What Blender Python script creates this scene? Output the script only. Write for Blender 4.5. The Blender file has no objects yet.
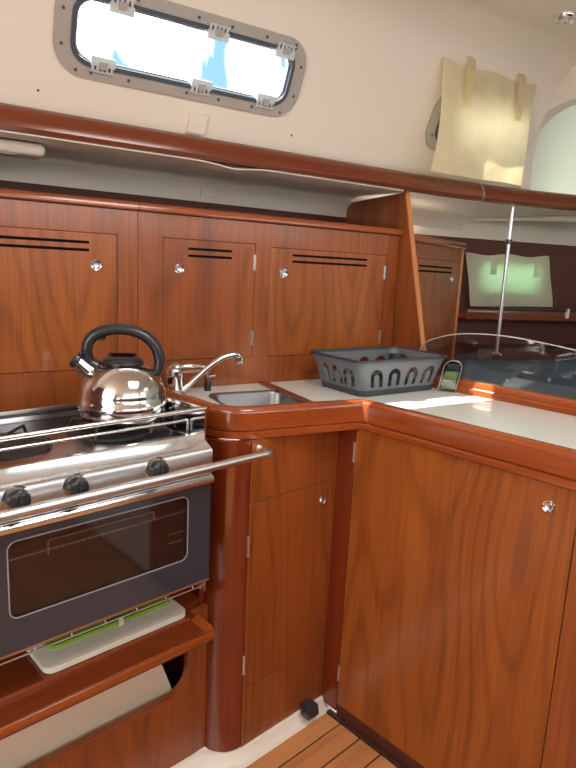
import bpy, bmesh, math, random
from mathutils import Vector, Matrix
random.seed(4)
PI = math.pi
C = bpy.context.scene.collection
AZ = math.radians(-11.0)
DU = Vector((math.cos(AZ), math.sin(AZ), 0)); DN = Vector((-math.sin(AZ), math.cos(AZ), 0))
P0 = Vector((.151, .332, 0))
def W(u, n, z=0.0):
    return P0 + DU*u + DN*n + Vector((0, 0, z))

# ------------------------------------------------------------------ materials
def new_mat(name):
    m = bpy.data.materials.new(name); m.use_nodes = True
    nt = m.node_tree; b = nt.nodes['Principled BSDF']
    return m, nt, b
def plain(name, col, rough=.5, metal=0.0, noise=.0, nscale=20, coat=0.0, spec=.5, bump=0.0, trans=0.0, stretch=None):
    m, nt, b = new_mat(name)
    b.inputs['Base Color'].default_value = (*col, 1); b.inputs['Roughness'].default_value = rough
    b.inputs['Metallic'].default_value = metal; b.inputs['Coat Weight'].default_value = coat
    b.inputs['Specular IOR Level'].default_value = spec; b.inputs['Transmission Weight'].default_value = trans
    tc = nt.nodes.new('ShaderNodeTexCoord'); mp = nt.nodes.new('ShaderNodeMapping')
    nt.links.new(tc.outputs['Object'], mp.inputs['Vector'])
    if stretch: mp.inputs['Scale'].default_value = stretch
    n = nt.nodes.new('ShaderNodeTexNoise'); n.inputs['Scale'].default_value = nscale; n.inputs['Detail'].default_value = 5
    nt.links.new(mp.outputs[0], n.inputs['Vector'])
    if noise > 0:
        r = nt.nodes.new('ShaderNodeMix'); r.data_type = 'RGBA'
        r.inputs['A'].default_value = (*[c*(1-noise) for c in col], 1); r.inputs['B'].default_value = (*[min(1, c*(1+noise)) for c in col], 1)
        nt.links.new(n.outputs['Fac'], r.inputs['Factor']); nt.links.new(r.outputs['Result'], b.inputs['Base Color'])
    if bump > 0:
        bp = nt.nodes.new('ShaderNodeBump'); bp.inputs['Strength'].default_value = bump; bp.inputs['Distance'].default_value = .002
        nt.links.new(n.outputs['Fac'], bp.inputs['Height']); nt.links.new(bp.outputs[0], b.inputs['Normal'])
    return m
def wood(name, lo, hi, axis='z', fig=9.0, rough=.32, coat=.28, cross=5.0, seed=0.0, contrast=1.0):
    """varnished veneer: contour lines of a stretched noise give cathedral figures, fine pores on top"""
    m, nt, b = new_mat(name)
    N = nt.nodes.new; L = nt.links.new
    tc = N('ShaderNodeTexCoord'); mp = N('ShaderNodeMapping'); mp.inputs['Location'].default_value = (seed, seed*1.7, seed*.6)
    sc = {'x': (.75, cross, cross), 'y': (cross, .75, cross), 'z': (cross, cross, .75)}[axis]
    mp.inputs['Scale'].default_value = sc
    L(tc.outputs['Object'], mp.inputs['Vector'])
    n1 = N('ShaderNodeTexNoise'); n1.inputs['Scale'].default_value = 1.0; n1.inputs['Detail'].default_value = 1.5; n1.inputs['Roughness'].default_value = .35
    L(mp.outputs[0], n1.inputs['Vector'])
    mu = N('ShaderNodeMath'); mu.operation = 'MULTIPLY'; mu.inputs[1].default_value = fig*2*PI
    L(n1.outputs['Fac'], mu.inputs[0])
    si = N('ShaderNodeMath'); si.operation = 'SINE'; L(mu.outputs[0], si.inputs[0])
    mr = N('ShaderNodeMapRange'); mr.inputs['From Min'].default_value = -1; L(si.outputs[0], mr.inputs['Value'])
    pw = N('ShaderNodeMath'); pw.operation = 'POWER'; pw.inputs[1].default_value = 3.5; L(mr.outputs[0], pw.inputs[0])
    mp2 = N('ShaderNodeMapping'); s2 = {'x': (4, 160, 160), 'y': (160, 4, 160), 'z': (160, 160, 4)}[axis]; mp2.inputs['Scale'].default_value = s2
    L(tc.outputs['Object'], mp2.inputs['Vector'])
    n2 = N('ShaderNodeTexNoise'); n2.inputs['Scale'].default_value = 1; n2.inputs['Detail'].default_value = 3; L(mp2.outputs[0], n2.inputs['Vector'])
    mp3 = N('ShaderNodeMapping'); s3 = {'x': (.5, 14, 14), 'y': (14, .5, 14), 'z': (14, 14, .5)}[axis]; mp3.inputs['Scale'].default_value = s3
    L(tc.outputs['Object'], mp3.inputs['Vector'])
    n3 = N('ShaderNodeTexNoise'); n3.inputs['Scale'].default_value = 1; n3.inputs['Detail'].default_value = 2; L(mp3.outputs[0], n3.inputs['Vector'])
    # fac = .5*broad + .3*pores - .25*lines
    a = N('ShaderNodeMath'); a.operation = 'MULTIPLY'; a.inputs[1].default_value = -.22*contrast; L(pw.outputs[0], a.inputs[0])
    c1 = N('ShaderNodeMath'); c1.operation = 'MULTIPLY_ADD'; c1.inputs[1].default_value = .55; L(n2.outputs['Fac'], c1.inputs[0]); L(a.outputs[0], c1.inputs[2])
    c2 = N('ShaderNodeMath'); c2.operation = 'MULTIPLY_ADD'; c2.inputs[1].default_value = .50; L(n3.outputs['Fac'], c2.inputs[0]); L(c1.outputs[0], c2.inputs[2])
    r = N('ShaderNodeMix'); r.data_type = 'RGBA'; r.inputs['A'].default_value = (*lo, 1); r.inputs['B'].default_value = (*hi, 1)
    L(c2.outputs[0], r.inputs['Factor']); L(r.outputs['Result'], b.inputs['Base Color'])
    b.inputs['Roughness'].default_value = rough; b.inputs['Coat Weight'].default_value = coat; b.inputs['Coat Roughness'].default_value = .10
    bp = N('ShaderNodeBump'); bp.inputs['Strength'].default_value = .06; bp.inputs['Distance'].default_value = .001
    L(n2.outputs['Fac'], bp.inputs['Height']); L(bp.outputs[0], b.inputs['Normal'])
    return m
def clear(name, tint, gloss=.12, rough=.02, gcol=(1, 1, 1)):
    m, nt, b = new_mat(name); nt.nodes.remove(b)
    N = nt.nodes.new; L = nt.links.new
    t = N('ShaderNodeBsdfTransparent'); t.inputs[0].default_value = (*tint, 1)
    g = N('ShaderNodeBsdfGlossy'); g.inputs['Roughness'].default_value = rough; g.inputs[0].default_value = (*gcol, 1)
    lw = N('ShaderNodeLayerWeight'); lw.inputs[0].default_value = .5; fr = N('ShaderNodeMath'); fr.operation = 'POWER'; fr.inputs[1].default_value = 5; L(lw.outputs['Facing'], fr.inputs[0])
    ad = N('ShaderNodeMath'); ad.operation = 'ADD'; ad.inputs[1].default_value = gloss; ad.use_clamp = True; L(fr.outputs[0], ad.inputs[0])
    mx = N('ShaderNodeMixShader'); L(ad.outputs[0], mx.inputs[0]); L(t.outputs[0], mx.inputs[1]); L(g.outputs[0], mx.inputs[2])
    L(mx.outputs[0], nt.nodes['Material Output'].inputs[0])
    return m
def cloth(name, col, tr=.5, nscale=14, bump=.25, noise=.12):
    m, nt, b = new_mat(name); nt.nodes.remove(b)
    N = nt.nodes.new; L = nt.links.new
    tc = N('ShaderNodeTexCoord'); n = N('ShaderNodeTexNoise'); n.inputs['Scale'].default_value = nscale; n.inputs['Detail'].default_value = 6; L(tc.outputs['Object'], n.inputs['Vector'])
    r = N('ShaderNodeMix'); r.data_type = 'RGBA'; r.inputs['A'].default_value = (*[c*(1-noise) for c in col], 1); r.inputs['B'].default_value = (*[min(1, c*(1+noise)) for c in col], 1)
    L(n.outputs['Fac'], r.inputs['Factor'])
    bp = N('ShaderNodeBump'); bp.inputs['Strength'].default_value = bump; bp.inputs['Distance'].default_value = .01; L(n.outputs['Fac'], bp.inputs['Height'])
    d = N('ShaderNodeBsdfDiffuse'); t = N('ShaderNodeBsdfTranslucent')
    for s in (d, t): L(r.outputs['Result'], s.inputs[0]); L(bp.outputs[0], s.inputs['Normal'])
    mx = N('ShaderNodeMixShader'); mx.inputs[0].default_value = tr; L(d.outputs[0], mx.inputs[1]); L(t.outputs[0], mx.inputs[2])
    L(mx.outputs[0], nt.nodes['Material Output'].inputs[0])
    return m

LO, HI = (.080, .014, .004), (.42, .112, .022)
M = {}
M['wood'] = wood('cherry veneer', LO, HI, 'z', 12, seed=3.1, contrast=.65)
M['wood_big'] = wood('cherry veneer cathedral', (.095, .018, .004), (.46, .130, .020), 'z', 20, cross=3.2, seed=2.3, contrast=.8)
M['wood_x'] = wood('cherry solid along x', (.14, .022, .004), (.40, .090, .017), 'x', 4, seed=1.2, rough=.22, coat=.6, contrast=.6)
M['wood_y'] = wood('cherry solid along y', (.14, .022, .004), (.40, .090, .017), 'y', 4, seed=5.2, rough=.22, coat=.6, contrast=.6)
M['wood_post'] = wood('dark cherry post', (.080, .011, .003), (.235, .036, .009), 'z', 3, seed=2.2, rough=.22, coat=.5, contrast=.5)
M['wood_rail'] = wood('dark cherry rail', (.08, .013, .004), (.22, .046, .012), 'x', 3, seed=8.2, rough=.2, coat=.12, contrast=.5)
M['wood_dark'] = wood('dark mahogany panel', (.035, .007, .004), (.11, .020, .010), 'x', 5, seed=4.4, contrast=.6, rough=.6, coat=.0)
M['wood_edge'] = wood('light cherry edge', (.40, .13, .045), (.62, .24, .09), 'z', 3, seed=6.0, contrast=.4)
M['seam'] = plain('pale veneer edge behind the seams', (.30, .115, .055), .5, noise=.2)
M['wood_in'] = plain('dark carcass inside', (.045, .014, .008), .6, noise=.3)
M['teak'] = wood('teak plank', (.34, .12, .04), (.72, .32, .12), 'x', 5, seed=9.0, rough=.45, coat=.05)
M['caulk'] = plain('black deck caulk', (.02, .016, .014), .6, noise=.2)
M['liner'] = plain('cream moulded liner', (.68, .62, .54), .42, noise=.03, nscale=3, coat=.1)
M['liner_grey'] = plain('grey white moulded liner', (.62, .57, .50), .45, noise=.03, nscale=3)
M['gel'] = plain('cream gelcoat floor liner', (.82, .75, .67), .35, noise=.05, coat=.2)
M['white_top'] = plain('white laminate', (.72, .74, .70), .22, noise=.03, nscale=6, coat=.3)
M['steel'] = plain('brushed stainless', (.66, .66, .68), .30, 1.0, noise=.06, nscale=5, stretch=(1, 30, 30), bump=.03)
M['apron'] = plain('bright hob apron', (.72, .72, .73), .13, 1.0, noise=.03)
M['railchrome'] = plain('rail chrome', (.75, .75, .76), .17, 1.0, noise=.03)
M['copper'] = plain('copper brown edge', (.30, .13, .08), .35, .3, noise=.05)
M['chrome'] = plain('polished chrome', (.78, .78, .79), .08, 1.0, noise=.03)
M['kettle'] = plain('polished kettle steel', (.66, .63, .61), .11, 1.0, noise=.04)
M['sinksteel'] = plain('satin sink steel', (.24, .24, .25), .38, 1.0, noise=.05)
M['hob'] = plain('hob steel', (.42, .42, .44), .24, 1.0, noise=.1, nscale=8)
M['ovenglass'] = plain('slate blue oven glass', (.028, .036, .052), .12, 0, noise=.1, coat=.6)
M['ovenwin'] = clear('smoked oven window', (.85, .78, .76), .03, .05)
M['ovenin'] = plain('oven cavity', (.035, .022, .020), .5, noise=.2)
M['outline'] = plain('grey printed line', (.30, .30, .36), .4, noise=.05)
M['black'] = plain('black plastic', (.018, .020, .024), .3, noise=.2, coat=.2)
M['blackmat'] = plain('matt black', (.004, .004, .005), .9, noise=.2, spec=.1)
M['basket'] = plain('graphite plastic', (.13, .14, .155), .38, noise=.08)
M['basket_in'] = plain('dark graphite plastic', (.035, .042, .055), .4, noise=.1)
M['frame'] = plain('grey anodised window frame', (.40, .37, .34), .4, .3, noise=.04)
M['gasket'] = plain('dark blue grey gasket', (.05, .07, .10), .4, noise=.1)
M['clip'] = plain('pale clear plastic clip', (.55, .60, .63), .3, noise=.08, trans=.2)
M['glass'] = clear('window glass', (.95, .98, 1.0), .02)
M['glassgreen'] = clear('green tinted glass', (.60, .95, .82), .02)
M['plexi'] = clear('clear acrylic', (.80, .82, .84), .05, .03)
M['plexiedge'] = plain('acrylic edge', (.62, .62, .60), .15, noise=.05, trans=.3)
M['curtain'] = cloth('cream curtain cloth', (.88, .82, .64), .66)
M['curtain2'] = cloth('pale curtain cloth', (.80, .77, .64), .62)
M['board'] = plain('white cutting board', (.86, .80, .68), .45, noise=.05, bump=.05)
M['green'] = plain('lime green plastic', (.26, .48, .03), .4, noise=.1)
M['beige'] = plain('beige board', (.80, .70, .55), .45, noise=.08, nscale=5)
M['offwhite'] = plain('off white plastic', (.72, .66, .58), .4, noise=.04)
M['seat'] = plain('slate blue upholstery', (.07, .105, .135), .8, noise=.2, nscale=60, bump=.3)
M['button'] = plain('pale button', (.4, .42, .45), .5, noise=.1)
M['bulk'] = plain('pale grey green bulkhead', (.50, .55, .50), .5, noise=.04, nscale=3)
M['sponge'] = plain('green sponge', (.22, .32, .10), .9, noise=.4, nscale=90, bump=.4)
M['sponge_dark'] = plain('dark scourer', (.03, .07, .08), .9, noise=.4, nscale=90, bump=.4)
M['sponge_cream'] = plain('cream sponge', (.55, .52, .38), .9, noise=.3, nscale=90, bump=.4)
M['grid'] = plain('cast burner grate', (.03, .03, .032), .45, .3, noise=.2)

# ------------------------------------------------------------------ mesh helpers
def NB(): return bmesh.new()
def box(bm, x0, x1, y0, y1, z0, z1, bev=0.0, mat=None, seg=2):
    vs = [bm.verts.new((x, y, z)) for x in (x0, x1) for y in (y0, y1) for z in (z0, z1)]
    idx = [(0, 1, 3, 2), (4, 6, 7, 5), (0, 4, 5, 1), (2, 3, 7, 6), (0, 2, 6, 4), (1, 5, 7, 3)]
    fs = [bm.faces.new([vs[i] for i in f]) for f in idx]
    if bev > 0:
        es = list({e for f in fs for e in f.edges})
        r = bmesh.ops.bevel(bm, geom=es, offset=bev, segments=seg, profile=.5, affect='EDGES')
        vs = list({v for f in r['faces'] for v in f.verts} | {v for v in vs if v.is_valid})
    if mat is not None: bmesh.ops.transform(bm, matrix=mat, verts=[v for v in vs if v.is_valid])
    return vs
def ring_faces(bm, rings, close_u=True, caps=True):
    n = len(rings[0])
    for a, b in zip(rings[:-1], rings[1:]):
        for i in range(n if close_u else n-1):
            j = (i+1) % n
            try: bm.faces.new((a[i], a[j], b[j], b[i]))
            except ValueError: pass
    if caps and close_u:
        for r in (rings[0], rings[-1]):
            try: bm.faces.new(r)
            except ValueError: pass
def tube(bm, pts, r, seg=10, caps=True, sx=1.0, up=None):
    """tube along points; r a number or list; sx flattens along the 'up' side"""
    pts = [Vector(p) for p in pts]; rings = []
    rr = r if isinstance(r, (list, tuple)) else [r]*len(pts)
    t0 = (pts[1]-pts[0]).normalized()
    ref = Vector(up) if up else (Vector((0, 0, 1)) if abs(t0.z) < .9 else Vector((1, 0, 0)))
    a = (ref - t0*ref.dot(t0)).normalized()
    for i, p in enumerate(pts):
        if i == 0: t = pts[1]-pts[0]
        elif i == len(pts)-1: t = pts[-1]-pts[-2]
        else: t = (pts[i+1]-p).normalized()+(p-pts[i-1]).normalized()
        t.normalize(); a = (a - t*a.dot(t)).normalized(); b = t.cross(a)
        rings.append([bm.verts.new(p + a*math.cos(k*2*PI/seg)*rr[i] + b*math.sin(k*2*PI/seg)*rr[i]*sx) for k in range(seg)])
    ring_faces(bm, rings, True, caps)
def smooth_path(pts, n=6):
    pts = [Vector(p) for p in pts]; out = []
    P = [pts[0]*2-pts[1]] + pts + [pts[-1]*2-pts[-2]]
    for i in range(1, len(P)-2):
        for k in range(n):
            t = k/n; a, b, c, d = P[i-1], P[i], P[i+1], P[i+2]
            out.append(.5*((2*b)+(c-a)*t+(2*a-5*b+4*c-d)*t*t+(3*b-a-3*c+d)*t**3))
    out.append(pts[-1]); return out
def lathe(bm, prof, seg=24, cx=0, cy=0, cz=0, axis='z', mat=None):
    rings = []
    for r, z in prof:
        ring = []
        for k in range(seg):
            a = k*2*PI/seg; x, y = math.cos(a)*max(r, 1e-5), math.sin(a)*max(r, 1e-5)
            v = {'z': (x, y, z), 'y': (x, z, y), 'x': (z, x, y)}[axis]
            ring.append(bm.verts.new((v[0]+cx, v[1]+cy, v[2]+cz)))
        rings.append(ring)
    ring_faces(bm, rings)
    if mat is not None: bmesh.ops.transform(bm, matrix=mat, verts=[v for r in rings for v in r])
def rrect(x0, x1, y0, y1, r, seg=6):
    out = []
    rs = r if isinstance(r, (list, tuple)) else [r]*4   # corners: x1y1, x0y1, x0y0, x1y0
    for (cx, cy, a0, q) in ((x1, y1, 0, rs[0]), (x0, y1, 90, rs[1]), (x0, y0, 180, rs[2]), (x1, y0, 270, rs[3])):
        sx = -1 if cx == x1 else 1; sy = -1 if cy == y1 else 1
        if q <= 0: out.append((cx, cy)); continue
        for k in range(seg+1):
            a = math.radians(a0+90*k/seg); out.append((cx+sx*q+q*math.cos(a), cy+sy*q+q*math.sin(a)))
    return out
def plate(bm, outer, holes, fn, thick):
    """flat plate with holes; fn(a, b, t) maps the 2D outline and depth t to 3D"""
    tmp = bmesh.new()
    for loop in [outer]+list(holes):
        vs = [tmp.verts.new((p[0], p[1], 0)) for p in loop]
        for i in range(len(vs)): tmp.edges.new((vs[i], vs[(i+1) % len(vs)]))
    bmesh.ops.triangle_fill(tmp, use_beauty=True, use_dissolve=False, edges=tmp.edges[:])
    tmp.verts.index_update()
    co = [(v.co.x, v.co.y) for v in tmp.verts]
    fr = [bm.verts.new(fn(a, b, 0)) for a, b in co]; bk = [bm.verts.new(fn(a, b, thick)) for a, b in co]
    for f in tmp.faces:
        ids = [v.index for v in f.verts]
        bm.faces.new([fr[i] for i in ids]); bm.faces.new([bk[i] for i in reversed(ids)])
    for e in tmp.edges:
        if len(e.link_faces) == 1:
            i, j = e.verts[0].index, e.verts[1].index
            bm.faces.new((fr[i], fr[j], bk[j], bk[i]))
    tmp.free()
def sweep(bm, path, prof, closed=True, caps=True, pre=None, post=None):
    """horizontal path of (x,y) points; profile points (o, z): o to the left of the travel direction"""
    rings = []; n = len(path)
    for i, p in enumerate(path):
        p = Vector((p[0], p[1]))
        a = Vector(path[i]) - Vector(path[i-1]) if i > 0 else (p-Vector(pre) if pre else Vector(path[1])-Vector(path[0]))
        b = Vector(path[i+1]) - Vector(path[i]) if i < n-1 else (Vector(post)-p if post else a)
        a = Vector((a[0], a[1])).normalized(); b = Vector((b[0], b[1])).normalized()
        t = (a+b).normalized(); nn = Vector((-t.y, t.x)); k = 1/max(.35, nn.dot(Vector((-a.y, a.x))))
        rings.append([bm.verts.new((p.x+nn.x*o*k, p.y+nn.y*o*k, z)) for o, z in prof])
    ring_faces(bm, rings, closed, caps)
def smooth(bm, ang=35):
    bmesh.ops.recalc_face_normals(bm, faces=bm.faces[:])
    for f in bm.faces: f.smooth = True
    for e in bm.edges:
        if len(e.link_faces) == 2 and e.calc_face_angle(0) > math.radians(ang): e.smooth = False
        if len(e.link_faces) != 2: e.smooth = False
def obj(name, bm, mat, parent=None, label=None, ang=35):
    smooth(bm, ang)
    me = bpy.data.meshes.new(name); bm.to_mesh(me); bm.free(); me.materials.append(mat)
    o = bpy.data.objects.new(name, me); C.objects.link(o)
    if parent is not None: o.parent = parent
    if label: o['label'] = label
    return o
def tag(o, label, cat, group=None, kind=None):
    o['label'] = label; o['category'] = cat
    if group: o['group'] = group
    if kind: o['kind'] = kind
    return o
def thing(name, label, cat, loc=(0, 0, 0), rotz=0.0, group=None):
    o = bpy.data.objects.new(name, None); C.objects.link(o); o.empty_display_size = .05
    o.location = loc; o.rotation_euler = (0, 0, rotz); return tag(o, label, cat, group)
def place(o, loc, rotz=0.0, rot=None):
    o.location = loc; o.rotation_euler = rot if rot else (0, 0, rotz); return o
def struct(name, bm, mat, parent=None, ang=35):
    o = obj(name, bm, mat, parent, ang=ang)
    if parent is None: o['kind'] = 'structure'
    return o
def cells(bm, x0, x1, z0, z1, holes, y0, y1):
    """panel made of strips around rectangular holes (x0,x1,z0,z1)"""
    xs = sorted({x0, x1, *[h[0] for h in holes], *[h[1] for h in holes]}); zs = sorted({z0, z1, *[h[2] for h in holes], *[h[3] for h in holes]})
    def inh(x, z): return any(h[0] < x < h[1] and h[2] < z < h[3] for h in holes)
    for xa, xb in zip(xs[:-1], xs[1:]):
        run = None
        for za, zb in zip(zs[:-1], zs[1:]):
            if inh((xa+xb)/2, (za+zb)/2):
                if run: box(bm, xa, xb, y0, y1, *run); run = None
            else: run = (run[0], zb) if run else (za, zb)
        if run: box(bm, xa, xb, y0, y1, *run)
def latch(parent, x, y, z, face='-y', r=.0145):
    """round chrome push latch: flange ring, dished button"""
    rot = {'-y': Matrix.Rotation(PI, 4, 'X'), '-x': Matrix.Rotation(PI/2, 4, 'Z') @ Matrix.Rotation(0, 4, 'X')}[face]
    mt = Matrix.Translation((x, y, z))
    if face == '-y': mm = mt @ Matrix.Rotation(PI, 4, 'Z')
    else: mm = mt @ Matrix.Rotation(PI/2, 4, 'Z')
    b = NB(); lathe(b, [(r*.72, 0), (r, 0), (r, .0015), (r*.90, .0035), (r*.76, .0030), (r*.72, .001)], 24, axis='y', mat=mm)
    k = obj('latch', b, M['chrome'], parent)
    b = NB(); lathe(b, [(0.0001, 0), (r*.56, 0), (r*.56, .0022), (r*.40, .0012), (0.0001, .0016)], 20, axis='y', mat=mm)
    obj('latch_button', b, M['steel'], k)
    b = NB(); lathe(b, [(.0001, -.0006), (r*.74, -.0006), (r*.74, .0005), (.0001, .0005)], 20, axis='y', mat=mm); obj('latch_recess', b, M['blackmat'], k); return k
def hinge(parent, x, y, z, h=.045, face='-y'):
    b = NB()
    if face == '-y':
        tube(b, [(x, y-.002, z-h/2), (x, y-.002, z+h/2)], .0028, 8); box(b, x-.004, x+.004, y-.0015, y+.001, z-h/2, z+h/2)
    else:
        tube(b, [(x-.002, y, z-h/2), (x-.002, y, z+h/2)], .0028, 8); box(b, x-.0015, x+.001, y-.004, y+.004, z-h/2, z+h/2)
    return obj('hinge', b, M['steel'], parent)

# ================================================================== SETTING
# teak floor: planks and black caulk in one floor, joints run along x
b = NB()
fx0, fx1, fy0, fy1 = -2.6, -.014, -3.0, -.014
y = fy1
while y > fy0:
    y2 = y-.0525 if y == fy1 else y-.068
    box(b, fx0, fx1, y2, y, -.02, 0, .0012, seg=1); y = y2-.0050
floor = struct('floor', b, M['teak'])
b = NB(); box(b, fx0, fx1, fy0, fy1+.0, -.03, -.0035); struct('floor_caulk', b, M['caulk'], floor)
# cream moulded floor pan rising into a curb along the sink cabinet
b = NB()
path = [(fx0, .075), (-.45, .075), (-.40, .062), (-.36, .040), (-.32, .018), (-.24, .016), (.01, .016)]
sweep(b, path, [(.02, .030), (.006, .030), (-.002, .026), (-.010, .004), (-.014, .0005), (-.03, -.0005), (-.03, -.04), (.02, -.04)])
box(b, fx0, -.30, -.012, .075, -.04, -.0006); box(b, -.33, .0, -.0135, .02, -.04, -.0006)
struct('baseboard_back', b, M['gel'])
b = NB(); box(b, -.0135, .003, -3.0, -.0145, -.02, .006, .001); struct('toe_shadow_strip', b, M['wood_in'])  # dark strip painted in for the shadow between peninsula foot and teak
b = NB(); box(b, -3, 3.6, -3.2, 2.0, -.10, -.045); struct('floor_hull', b, M['gel'])

# leaning coachroof side with two window openings (a=u, b=v up the slope)
TH = math.radians(25)
def lean(u, v, t=0.0):      # t pushes outboard
    return W(u, -v*math.sin(TH)+t*math.cos(TH), 1.62+v*math.cos(TH)+t*math.sin(TH))
V1 = .33
b = NB()
win1 = rrect(-.708, -.142, .112, .245, .045); win2 = rrect(.445, .805, .105, .235, .045)
plate(b, [(-2.4, -.06), (.93, -.06), (.93, V1), (-2.4, V1)], [win1, win2], lean, .03)
struct('wall_back', b, M['liner'])
# curved ceiling, continuing the slope
b = NB()
pn, pz = -V1*math.sin(TH), 1.62+V1*math.cos(TH); prof = []
ang = PI/2+TH; stp = .013
for k in range(24):
    prof.append((pn, pz)); a = PI/2+TH + (PI/2-TH)*min(1, k/15)*.985
    pn += math.cos(a)*stp; pz += math.sin(a)*stp
top_n, top_z = prof[-1]
prof += [(top_n-.8, top_z+.02), (top_n-1.6, top_z), (-2.75, top_z-.1), (-2.9, top_z-.4)]
outp = [(n+.0, z+.04) for n, z in reversed(prof)]
full = prof+outp
rings = [[b.verts.new(W(u, n, z)) for n, z in full] for u in (-2.4, .93)]
ring_faces(b, rings)
struct('ceiling', b, M['liner'])
CEILPROF = prof
# arched bulkhead opening forward, its reveal and the pale bulkhead beyond
ARCH = [(-.050, 1.612), (-.045, 1.69), (-.050, 1.755), (-.067, 1.82), (-.100, 1.855), (-.145, 1.878), (-.19, 1.889), (-.234, 1.895), (-.4, 1.908), (-.8, 1.925), (-1.6, 1.93)]
arch = smooth_path([(n, z, 0) for n, z in ARCH], 5)
b = NB()
outer = [(p.x, p.y) for p in arch] + [(-1.6, 2.20), (.30, 2.20), (.30, 1.612)]
plate(b, outer, [], lambda a, z, t: W(.925+t, a, z), .055)
struct('wall_forward_arch', b, M['liner'])
b = NB(); 
plate(b, [(-2.92, -.05), (.9, -.05), (.9, 2.22), (-2.92, 2.22)], [], lambda a, z, t: W(1.97+t, a, z), .02)
struct('wall_forward', b, M['bulk'])
b = NB(); box(b, .93, 1.97, .70, .72, 1.55, 2.22); box(b, .93, 1.97, -2.9, .72, 2.20, 2.22)
place(struct('ceiling_saloon', b, M['bulk']), P0, AZ)
# lower liner under the side deck: panel, and underside of the shelf behind the rail
def railn(u): return 0.0 if u < .4 else -.19*(u-.4)**2
us = [-2.4+.2*i for i in range(14)] + [.45+.1*i for i in range(13)]
b = NB()
rings = []
for u in us:
    r0 = railn(u)
    pr = [(r0-.012, 1.60), (r0-.012, 1.548), (r0+.03, 1.546), (.24, 1.550), (.285, 1.548), (.308, 1.538), (.317, 1.520), (.318, 1.476), (.345, 1.474), (.345, 1.60)]
    rings.append([b.verts.new(W(u, n, z)) for n, z in pr])
ring_faces(b, rings)
struct('trim_1', b, M['liner'])
# dark board painting the shade in the gap behind the cabinet tops
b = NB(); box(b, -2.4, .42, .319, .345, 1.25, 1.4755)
place(struct('wall_recess_shade', b, M['wood_dark']), P0, AZ)
# starboard side, aft bulkhead with the companionway, seen only in reflections
b = NB()
for q in ((-2.4, 2.6, -2.92, -2.90, -.05, 1.5),): box(b, *q)
place(struct('wall_starboard', b, M['wood_dark']), P0, AZ)
b = NB(); box(b, -2.42, -2.40, -.9, .34, -.05, 2.1); box(b, -2.42, -2.40, -2.9, -2.1, -.05, 2.1); box(b, -2.42, -2.40, -2.1, -.9, -.05, .5)
place(struct('wall_aft', b, M['wood_dark']), P0, AZ)

# ---- windows
def window(name, u0, u1, v0, v1, clips_top, clips_bot, screws):
    g = NB(); plate(g, rrect(u0, u1, v0, v1, .07, 8), [rrect(u0+.040, u1-.040, v0+.030, v1-.030, .045, 8)], lambda a, c, t: lean(a, c, -.006+t), .006)
    fr = struct(name, g, M['frame'])
    g = NB(); plate(g, rrect(u0+.036, u1-.036, v0+.026, v1-.026, .047, 8), [rrect(u0+.046, u1-.046, v0+.036, v1-.036, .038, 8)], lambda a, c, t: lean(a, c, -.009+t), .03)
    obj('gasket', g, M['gasket'], fr)
    g = NB(); plate(g, rrect(u0+.047, u1-.047, v0+.037, v1-.037, .037, 8), [rrect(u0+.051, u1-.051, v0+.041, v1-.041, .034, 8)], lambda a, c, t: lean(a, c, .002+t), .004)
    obj('bead', g, M['steel'], fr)
    g = NB(); plate(g, rrect(u0+.040, u1-.040, v0+.030, v1-.030, .04, 8), [], lambda a, c, t: lean(a, c, .012+t), .005)
    obj('window_pane', g, M['glass'], fr)
    for uc, vc in [(c, v1-.034) for c in clips_top]+[(c, v0+.034) for c in clips_bot]:
        g = NB(); s = 1 if vc > (v0+v1)/2 else -1
        def cb(a0, a1, c0, c1, t0, t1):
            vs = [g.verts.new(lean(uc+a, vc+s*c, -t)) for a in (a0, a1) for c in (c0, c1) for t in (t0, t1)]
            for f in ((0, 1, 3, 2), (4, 6, 7, 5), (0, 4, 5, 1), (2, 3, 7, 6), (0, 2, 6, 4), (1, 5, 7, 3)): g.faces.new([vs[i] for i in f])
        cb(-.028, .028, -.018, .002, .006, .014)
        for k in range(5): cb(-.026+.011*k, -.020+.011*k, .002, .014, .006, .013)
        cb(-.028, .028, .012, .016, .006, .012)
        cl = obj('window_clip', g, M['clip'], fr)
        g = NB()
        def cb2(a0, a1, c0, c1, t0, t1):
            vs = [g.verts.new(lean(uc+a, vc+s*c, -t)) for a in (a0, a1) for c in (c0, c1) for t in (t0, t1)]
            for f in ((0, 1, 3, 2), (4, 6, 7, 5), (0, 4, 5, 1), (2, 3, 7, 6), (0, 2, 6, 4), (1, 5, 7, 3)): g.faces.new([vs[i] for i in f])
        cb2(-.009, .009, -.008, .008, .014, .018); obj('clip_button', g, M['frame'], cl)
    for a, c in screws:
        g = NB(); p = lean(a, c, -.0065); nrm = (lean(0, 0, -1)-lean(0, 0, 0)).normalized()
        tube(g, [p, p+nrm*.0015], .0038, 10); obj('screw', g, M['gasket'], fr)
    return fr
w1s = [(-.735, .14), (-.735, .21), (-.70, .092), (-.115, .14), (-.115, .215), (-.145, .255)]
for c in (-.62, -.38, -.19):
    w1s += [(c-.045, .092), (c+.045, .092), (c-.045, .263), (c+.045, .263)]
window('window_1', -.752, -.098, .078, .278, (-.61, -.37, -.175), (-.64, -.39, -.20), w1s)
window('window_2', .405, .845, .075, .265, (.55, .80), (.52, .82), [(.435, .12), (.435, .19), (.448, .24)])

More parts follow.
